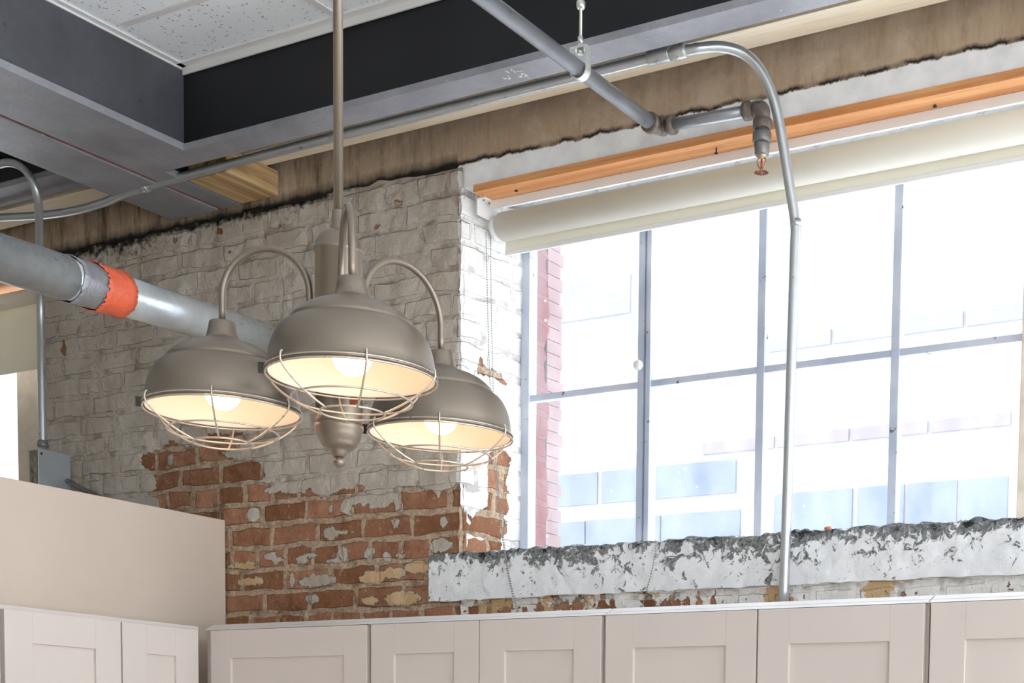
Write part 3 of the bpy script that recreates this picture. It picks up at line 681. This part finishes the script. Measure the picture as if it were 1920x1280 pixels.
b2 = [at(1235, 106, 'Z', ZCn), at(640, 253, 'Z', ZCn), at(275, 350, 'Z', ZCn), at(200, 378, 'Z', ZCn-.005), at(140, 395, 'Y', 3.75), at(75, 404, 'Y', 3.75), at(0, 408, 'Y', 3.75), at(-80, 412, 'Y', 3.75)]
pts = smooth_path(a, 8) + smooth_path(b2, 6)
mb = MB(); mb.tube(pts, re, 18); tag(mb.build('tube', M['emt'], co), 'grey steel tube')
p = at(1492, 425, 'Y', 3.92); mb = MB(); mb.tube([p+Vector((0, 0, .02)), p-Vector((0, 0, .0))], re+.0006, 18); mb.build('joint', M['emt'], co)
p = at(1237, 105, 'Z', ZCn); mb = MB(); strap_coupling(mb, p, (1, 0, 0), .07, re+.004); mb.build('coupling', M['emt'], co)
p = at(1275, 97, 'Z', ZCn); mb = MB(); strap_coupling(mb, p, (1, -.05, 0), .045, re+.005); mb.build('coupling', M['zinc'], co)
p = at(275, 350, 'Z', ZCn); mb = MB(); strap_coupling(mb, p, (1, 0, 0), .02, re+.003); mb.tube([p, p+Vector((0, .0, .02))], .004, 8); mb.build('strap', M['zinc'], co)
# left vertical conduit with box
YB = 3.86
lc = thing('conduit', at(80, 838, 'Y', YB), 'vertical conduit at the left, bent over at the top, behind the duct', 'conduit')
a = [at(80, 840, 'Y', YB), at(78, 700, 'Y', YB), at(76, 560, 'Y', YB), at(74, 440, 'Y', 3.72), at(71, 375, 'Y', 3.64), at(60, 338, 'Y', 3.61), at(42, 314, 'Y', 3.59), at(18, 305, 'Y', 3.57), at(-10, 310, 'Y', 3.56), at(-60, 322, 'Y', 3.54)]
mb = MB(); mb.tube(smooth_path(a, 8), .0145, 16); mb.build('tube', M['emt'], lc)
p = at(80, 832, 'Y', YB); mb = MB(); mb.lathe([(.019, -.012), (.021, -.01), (.021, 0), (.018, .006), (.018, .012), (.015, .014)], p, 16); mb.build('connector', M['grey_fit'], lc)
p0 = at(72, 838, 'Y', 3.83); xb = p0.x; zt = p0.z-.004
jb = thing('junction_box', (xb-.03, 3.9, zt-.15), 'grey metal junction box standing above the beige partition', 'electrical box')
mb = MB(); mb.box(xb-.058, xb-.004, 3.832, 3.965, zt-.15, zt-.004, bev=.002); bd = mb.build('body', M['box_side'], jb)
mb = MB()
for z in (.03, .075, .115): mb.lathe([(.0001, -.0012), (.013, -.001), (.0135, .001)], (xb-.031, 3.832, zt-z-.004), 16, axis=Vector((0, 1, 0)))
mb.build('knockout', M['box_side'], bd)
mb = MB(); mb.box(xb-.004, xb+.001, 3.828, 3.97, zt-.155, zt, bev=.002)
cv = tag(mb.build('cover', M['box'], jb), 'smooth pale grey cover')
for y, z in ((3.842, zt-.018), (3.955, zt-.138)):
    mb = MB(); mb.lathe([(.0001, 0), (.005, .0005), (.0055, -.001)], (xb+.001, y, z), 12, axis=Vector((1, 0, 0))); mb.build('screw', M['screw'], cv)
mb = MB(); path = smooth_path([at(126, 900, 'Y', 3.95), at(145, 912, 'Y', 3.955), at(170, 923, 'Y', 3.955), at(205, 940, 'Y', 3.955)], 14)
rr_ = [.008+.002*(i % 2) for i in range(len(path))]; mb.tube(path, rr_, 12)
tag(mb.build('flexible_conduit', M['grey_fit']), 'short ribbed flexible conduit leaving the junction box', 'conduit')
# galvanised duct with tape
d0 = Vector((-3.672, 2.616, 3.045)); d1 = Vector((-3.996, 3.88, 3.181)); dd = (d1-d0).normalized()
du = thing('duct_pipe', tuple(d1), 'fat galvanised metal pipe running to the brick wall on the left', 'pipe')
dj = at(128, 530, 'Y', 2.85)
t_j = (dj-d0).dot(dd)
mb = MB(); mb.tube([d0-dd*3.4, d0+dd*(t_j+.01)], .0605, 40); mb.build('section', M['duct'], du)
mb = MB(); mb.tube([d0+dd*(t_j-.05), d1+dd*.13], .0575, 40); mb.build('section', M['duct'], du)
def tape(name, tA, tB, r, mat, jag, lab, seed):
    n = 72; m_ = 6; vs = []; U = dd.cross(Vector((0, 0, 1))).normalized(); V2 = U.cross(dd)
    rs_ = random.Random(seed); ja = [rs_.uniform(-1, 1)*jag for _ in range(n)]; jb_ = [rs_.uniform(-1, 1)*jag*.4 for _ in range(n)]
    for i in range(m_+1):
        for k in range(n):
            a = 2*PI*k/n; tA2 = tA+ja[k]+.006*math.sin(a*3); tB2 = tB+jb_[k]; t = tA2+(tB2-tA2)*i/m_
            rr = r+.0012*math.sin(a*7+i)+(.0010 if i in (0, m_) else 0)
            vs.append(d0+dd*t+(U*math.cos(a)+V2*math.sin(a))*rr)
    fs = [(i*n+k, i*n+(k+1) % n, (i+1)*n+(k+1) % n, (i+1)*n+k) for i in range(m_) for k in range(n)]
    mb = MB(); mb.add(vs, fs, 0, True); o = mb.build(name, mat, du)
    sf = o.modifiers.new('s', 'SOLIDIFY'); sf.thickness = .0015; tag(o, lab); return o
def tpar(x, y):   # parameter along the pipe for a measured spot
    best = min((abs((lambda q: PX+F*((q-CAM).dot(RT))/((q-CAM).dot(FW)))(d0+dd*(k*.002-1))-x), k*.002-1) for k in range(1300)); return best[1]
tA, tB, tC = tpar(128, 0), tpar(168, 0), tpar(222, 0)
tape('silver_tape', tA-.01, tB+.03, .0612, M['tape_g'], .004, 'crumpled silver tape', 4)
tape('orange_tape', tB, tC, .0646, M['tape_o'], .008, 'torn orange tape', 9)
# sprinkler line
sp = thing('sprinkler_pipe', (-2.3, 3.8, 3.6), 'dark steel sprinkler pipe from the upper middle to the window head', 'pipe')
e1 = at(1226, 235, 'Y', 3.80); s0 = at(912, 0, 'Y', 2.98); sdir = (e1-s0).normalized()
mb = MB(); mb.tube([s0-sdir*2.3, e1], .0205, 28); mb.build('main_pipe', M['black_steel'], sp)
te = at(1243, 237, 'Y', 3.822); el = at(1418, 205, 'Y', 3.822)
hx = (el-te).normalized()
mb = MB(); mb.tube([te, el], .0165, 24); mb.build('branch_pipe', M['black_steel'], sp)
mb = MB(); mb.tube([e1-sdir*.030, e1-sdir*.028, e1-sdir*.012, e1-sdir*.008, te+sdir*.012], [.024, .0285, .0285, .024, .024], 24)
mb.sphere(te, .0255, 12); mb.tube([te, te+hx*.022, te+hx*.024, te+hx*.038, te+hx*.040], [.022, .022, .027, .027, .019], 24)
tag(mb.build('elbow', M['cast'], sp), 'rusty cast iron elbow')
dn = Vector((0, 0, -1)); q = el+hx*.012
mb = MB(); mb.tube([el-hx*.038, el-hx*.036, el-hx*.020, el-hx*.017, el-hx*.005], [.020, .0255, .0255, .0205, .0205], 24)
mb.tube(fillet([el-hx*.006, el+hx*.020, el+hx*.020+dn*.035], .026, 10), .0215, 24)
q = el+hx*.020
mb.tube([q+dn*.030, q+dn*.032, q+dn*.055, q+dn*.058], [.0215, .0265, .0265, .021], 24)
tag(mb.build('elbow', M['cast'], sp), 'dusty cast iron elbow')
mb = MB(); mb.tube([q+dn*.056, q+dn*.064], .0175, 20); mb.tube([q+dn*.062, q+dn*.067, q+dn*.090, q+dn*.094], [.021, .0265, .0265, .023], 24)
mb.tube([q+dn*.094, q+dn*.100, q+dn*.124, q+dn*.128], [.0225, .0225, .0205, .018], 8); mb.build('reducer', M['grey_fit'], sp)
mb = MB(); mb.lathe([(.015, 0), (.015, -.006), (.009, -.010), (.009, -.015)], q+dn*.124, 16); hd = tag(mb.build('sprinkler_head', M['brass'], sp), 'small brass sprinkler head')
for s_ in (-1, 1):
    mb = MB(); mb.tube(smooth_path([q+dn*.134+hx*.009*s_, q+dn*.142+hx*.0135*s_, q+dn*.155+hx*.010*s_, q+dn*.165+hx*.002*s_], 5), .0022, 8); mb.build('frame_arm', M['brass'], hd)
mb = MB(); mb.tube([q+dn*.138, q+dn*.162], .0028, 10); tag(mb.build('bulb', M['red'], hd), 'red glass bulb')
mb = MB(); c = q+dn*.170; n = 16; vs = [c+Vector((0, 0, .002))]; fs = []
for k in range(n*2):
    a = PI*k/n; r_ = .021 if k % 2 else .014; vs += [c+Vector((math.cos(a)*r_, math.sin(a)*r_, -.003)), c+Vector((math.cos(a)*r_, math.sin(a)*r_, -.0045))]
for k in range(n*2):
    k2 = (k+1) % (n*2); fs += [(0, 1+2*k, 1+2*k2), (1+2*k, 2+2*k, 2+2*k2, 1+2*k2)]
mb.add(vs, fs); tag(mb.build('deflector', M['copper'], hd), 'brown toothed deflector')
# hanger
hp = at(1080, 113, 'Y', 3.40)
tpar_ = (hp-s0).dot(sdir); hc = s0+sdir*tpar_
hg = thing('pipe_hanger', (hc.x, hc.y, hc.z), 'zinc pipe hanger with threaded rod holding the sprinkler pipe', 'pipe hanger')
U = Vector((0, 0, 1)); sd_ = sdir.cross(U).normalized()
mb = MB(); pth = []
for k in range(15):
    a = PI + PI*k/14; pth.append((hc + sd_*math.cos(a)*.0225 + U*math.sin(a)*.0225))
pth = [hc+sd_*-.0225+U*.058] + pth + [hc+sd_*.0225+U*.058]
vs = []; fs = []
for i, p in enumerate(pth):
    nrm = (p-hc); nrm = (sd_*(-1 if i < len(pth)/2 else 1)) if i in (0, len(pth)-1) else nrm.normalized()
    vs += [p-sdir*.012, p+sdir*.012, p+sdir*.012+nrm*.003, p-sdir*.012+nrm*.003]
for i in range(len(pth)-1):
    for k in range(4): fs.append((i*4+k, i*4+(k+1) % 4, (i+1)*4+(k+1) % 4, (i+1)*4+k))
mb.add(vs, fs); mb.box(hc.x-.0225, hc.x+.0225, hc.y-.012, hc.y+.012, hc.z+.052, hc.z+.058); tag(mb.build('strap', M['zinc'], hg), 'zinc strap loop')
mb = MB(); mb.tube([hc+U*.040, hc+U*.051], .0095, 6); mb.tube([hc+U*.058, hc+U*.066], .009, 6); mb.tube([hc+U*.066, hc+U*.085], .007, 12); mb.build('nut', M['zinc'], hg)
rt = at(1078, 10, 'Y', 3.40); zt_ = rt.z
mb = MB(); mb.tube([hc+U*.06, Vector((hc.x, hc.y, 3.984))], .0042, 10); mb.build('threaded_rod', M['zinc'], hg)
mb = MB(); mb.lathe([(.009, -.012), (.012, -.008), (.012, .004), (.009, .010)], (hc.x, hc.y, zt_), 12); mb.build('clamp', M['zinc'], hg)

# ------------------------------------------------------------------ chandelier
CX, CYc = -1.783, 1.876
ch = thing('chandelier', (CX, CYc, 2.224), 'taupe metal chandelier with three caged dome lamps hanging on a long rod', 'chandelier')
mb = MB(); mb.tube([(CX-.0005, CYc, 2.63), (CX, CYc, 3.965)], .0078, 20); mb.build('rod', M['nickel'], ch)
mb = MB(); mb.lathe([(.0001, 3.984), (.06, 3.984), (.062, 3.975), (.055, 3.965), (.012, 3.955)], (CX, CYc, 0), 32); mb.build('canopy', M['nickel'], ch)
mb = MB(); mb.lathe([(.0085, 2.632), (.010, 2.630), (.010, 2.609), (.0125, 2.607), (.0125, 2.5995), (.014, 2.598)], (CX, CYc, 0), 32); mb.build('collar', M['nickel'], ch)
rb = .0373
mb = MB(); mb.lathe([(.0001, 2.600), (.014, 2.599), (.022, 2.597), (.030, 2.590), (.0355, 2.580), (.0375, 2.571), (.0395, 2.569), (.0395, 2.564), (rb, 2.562), (rb, 2.30), (rb, 2.293)], (CX, CYc, 0), 64)
mb.build('body', M['nickel'], ch)
mb = MB(); mb.lathe([(rb, 2.294), (.039, 2.292), (.039, 2.286), (.0375, 2.283), (.0365, 2.276), (.0335, 2.268), (.029, 2.262), (.029, 2.260), (.024, 2.256), (.0145, 2.2535), (.0125, 2.250), (.0115, 2.244), (.0095, 2.2425), (.0085, 2.241), (.0001, 2.2405)], (CX, CYc, 0), 64)
mb.build('lower_cup', M['nickel'], ch)
mb = MB(); mb.sphere((CX, CYc, 2.2335), .0095, 16); mb.build('finial', M['nickel'], ch)
mb = MB(); mb.box(CX+.032, CX+.052, CYc-.012, CYc-.009, 2.318, 2.338, bev=.001)  # orange plate added for a reflection beside the arm mount
tag(mb.build('reflection_plate', mat_simple('orange_brown_tab', (.45, .14, .05), .5, 0, .3, 60), ch), 'small orange brown plate standing in for a reflection')
ZR = 2.322
prof_out = [(.0001, .1375), (.0195, .1375), (.0208, .1360), (.0230, .124), (.0258, .112), (.0275, .1095), (.033, .1065), (.045, .1018), (.058, .0970), (.070, .0910), (.079, .0845), (.0850, .0785), (.0885, .0745), (.0895, .0725), (.0890, .0705), (.0905, .0685), (.0960, .0655), (.1035, .0595),
            (.1090, .0525), (.1140, .0430), (.1175, .033), (.1200, .022), (.1212, .012), (.1216, .0035), (.1224, .0015), (.1234, .0), (.1240, -.003), (.1234, -.0055), (.1210, -.0060)]
prof_in = [(.1200, -.0050), (.1195, .002), (.118, .012), (.1165, .022), (.114, .033), (.1105, .0425), (.1055, .052), (.100, .059), (.0925, .0655), (.086, .071), (.075, .081), (.056, .092), (.035, .101), (.026, .104), (.0001, .105)]
prof = prof_out+prof_in; mis = [0]*(len(prof_out)-1)+[1]*len(prof_in)
for (sx, sy_, off_deg, lab) in ((-1.614, 1.726, -9, 'front dome shade, nearest, overlapping the central body'), (-1.966, 1.801, 7.6, 'left dome shade'), (-1.755, 2.096, 1, 'right dome shade, farthest')):
    sc_ = Vector((sx, sy_, ZR)); ax2 = Vector((sx-CX, sy_-CYc, 0)); Rr = ax2.length; ax2.normalize()
    # gooseneck
    ri = .049; rc = (Rr-ri)/2; cxr = (Rr+ri)/2; zc_ = 2.500
    pts = [Vector((CX, CYc, 0))+ax2*ri+Vector((0, 0, z)) for z in (2.43, 2.45, 2.47, 2.485)]
    for k in range(0, 25):
        a = PI-PI*k/24; pts.append(Vector((CX, CYc, zc_))+ax2*(cxr+rc*math.cos(a))+Vector((0, 0, rc*math.sin(a))))
    pts += [Vector((sx, sy_, ZR+z)) for z in (.160, .135)]
    mb = MB(); mb.tube(pts, .0056, 16); arm = mb.build('arm', M['nickel'], ch)
    for zb_ in (2.490, 2.445):
        mb = MB(); q0 = Vector((CX, CYc, zb_))+ax2*(rb-.002); mb.tube([q0, q0+ax2*.014], .0045, 10); tag(mb.build('bolt', M['nickel_dark'], arm), 'dark fixing bolt')
    mb = MB(); mb.lathe(prof, sc_, 72, mis=mis)
    sh = tag(mb.build('lamp_shade', [M['nickel'], M['enamel']], ch), lab)
    # bulb
    mb = MB(); mb.lathe([(.0001, -.030), (.008, -.0289), (.016, -.0254), (.0235, -.0187), (.0285, -.009), (.030, .0), (.0285, .010), (.024, .020), (.018, .030), (.014, .040)], sc_+Vector((0, 0, .026)), 32)
    tag(mb.build('light_bulb', M['bulb'], sh), 'glowing round bulb')
    mb = MB(); mb.lathe([(.0001, .062), (.015, .062), (.015, .104), (.0001, .104)], sc_, 24); mb.build('socket', M['enamel'], sh)
    # wire guard
    vd = Vector((sx, sy_, 0)).normalized(); far = math.atan2(vd.y, vd.x); rw = .0016
    rings = [(.1245, -.0085), (.0875, -.040), (.047, -.058)]
    def ang(t): return far - math.radians(off_deg) - t
    for nm, (rg, zg) in zip(('rim_ring', 'middle_ring', 'bottom_ring'), rings):
        pass
    mb = MB()
    for rg, zg in rings: mb.tube([sc_+Vector((rg*math.cos(2*PI*k/64), rg*math.sin(2*PI*k/64), zg)) for k in range(64)], rw, 8, closed=True)
    mb.tube([sc_+Vector(((.1250)*math.cos(2*PI*k/64), (.1250)*math.sin(2*PI*k/64), -.002)) for k in range(64)], .0011, 8, closed=True)
    for j in range(6):
        a = ang(j*PI/3); u = Vector((math.cos(a), math.sin(a), 0))
        pr = [(.1235, .005), (.1255, .0055), (.1272, .001), (.1272, -.007), (.122, -.015), (.1085, -.027), (.089, -.040), (.069, -.0505), (.0475, -.0592)]
        mb.tube(smooth_path([sc_+u*r_+Vector((0, 0, z)) for r_, z in pr], 4), rw, 8)
    tag(mb.build('wire_guard', M['brass_wire'], sh), 'pale metal wire guard')
    # hinge tab: left as seen from the room centre
    a = far+PI/2; u = Vector((math.cos(a), math.sin(a), 0)); w_ = Vector((-u.y, u.x, 0))
    for sgn in ((1,) if lab.startswith('right') else (1,)):
        mb = MB(); c = sc_+u*.1285+Vector((0, 0, -.002))
        vs = []
        for dx in (-.0055, .0055):
            for dy in (-.0015, .0015):
                for dz in (-.0078, .0078): vs.append(c+u*dx+w_*dy+Vector((0, 0, dz)))
        mb.add(vs, [(0, 1, 3, 2), (4, 6, 7, 5), (0, 4, 5, 1), (2, 3, 7, 6), (0, 2, 6, 4), (1, 5, 7, 3)])
        mb.lathe([(.0001, -.0035), (.003, -.003), (.0032, .0)], c+w_*.0, 10, axis=w_)
        tag(mb.build('clip', M['nickel_dark'], sh), 'dark clip plate')

# ------------------------------------------------------------------ outside
bd_ = thing('building', (-6, 14, 0), 'pale sunlit building across the street seen through the window', 'building')
mb = MB(); mb.box(-26, 8, 14, 15, -3, 13); mb.build('wall', M['facade'], bd_)
def strip(name, x0, x1, z0, z1, mat, n=1):
    w_ = (x1-x0)/n
    for k in range(n):
        mb = MB(); mb.box(x0+k*w_+(.035 if k else 0), x0+(k+1)*w_, 13.97, 14.02, z0, z1); mb.build(name, mat, bd_)
strip('window', -12.6, -10.06, 4.60, 4.94, M['facade_glass'], 3); strip('window', -10.03, -9.5, 4.60, 4.94, M['facade_glass']); strip('window', -9.44, -8.87, 4.60, 4.94, M['facade_glass']); strip('window', -8.78, -7.76, 4.60, 4.94, M['facade_glass'], 1)
strip('window', -12.6, -7.7, 3.4, 4.42, M['facade_glass'], 5)
strip('window', -7.3, -6.42, 4.10, 4.545, M['facade_glass'], 1); strip('window', -6.36, -5.86, 4.10, 4.545, M['facade_glass'], 1); strip('window', -5.82, -4.8, 4.10, 4.545, M['facade_glass'], 2)
strip('panel', -8.16, -4.79, 5.02, 5.137, M['facade_pink'], 4); strip('panel', -12, -10.2, 5.3, 5.62, M['facade_pink'], 1)
strip('window', -7.4, -2.5, 5.99, 6.14, M['facade_pale'], 7)
strip('window', -11.5, -9.1, 6.6, 7.0, M['facade_pale'], 2)

# ------------------------------------------------------------------ light
wd = bpy.data.worlds.new('world'); sc.world = wd; wd.use_nodes = True
wd.node_tree.nodes['Background'].inputs[0].default_value = (.90, .95, 1.0, 1); wd.node_tree.nodes['Background'].inputs[1].default_value = 4.4
sl = bpy.data.lights.new('sun', 'SUN'); sl.energy = .6; sl.angle = .01; sl.color = (1, .95, .88)
so = bpy.data.objects.new('sun', sl); COL.objects.link(so)
so.rotation_euler = Vector((-.35, .75, -.62)).to_track_quat('-Z', 'Y').to_euler()
for o in bpy.data.objects:
    if '_loc' in o: del o['_loc']
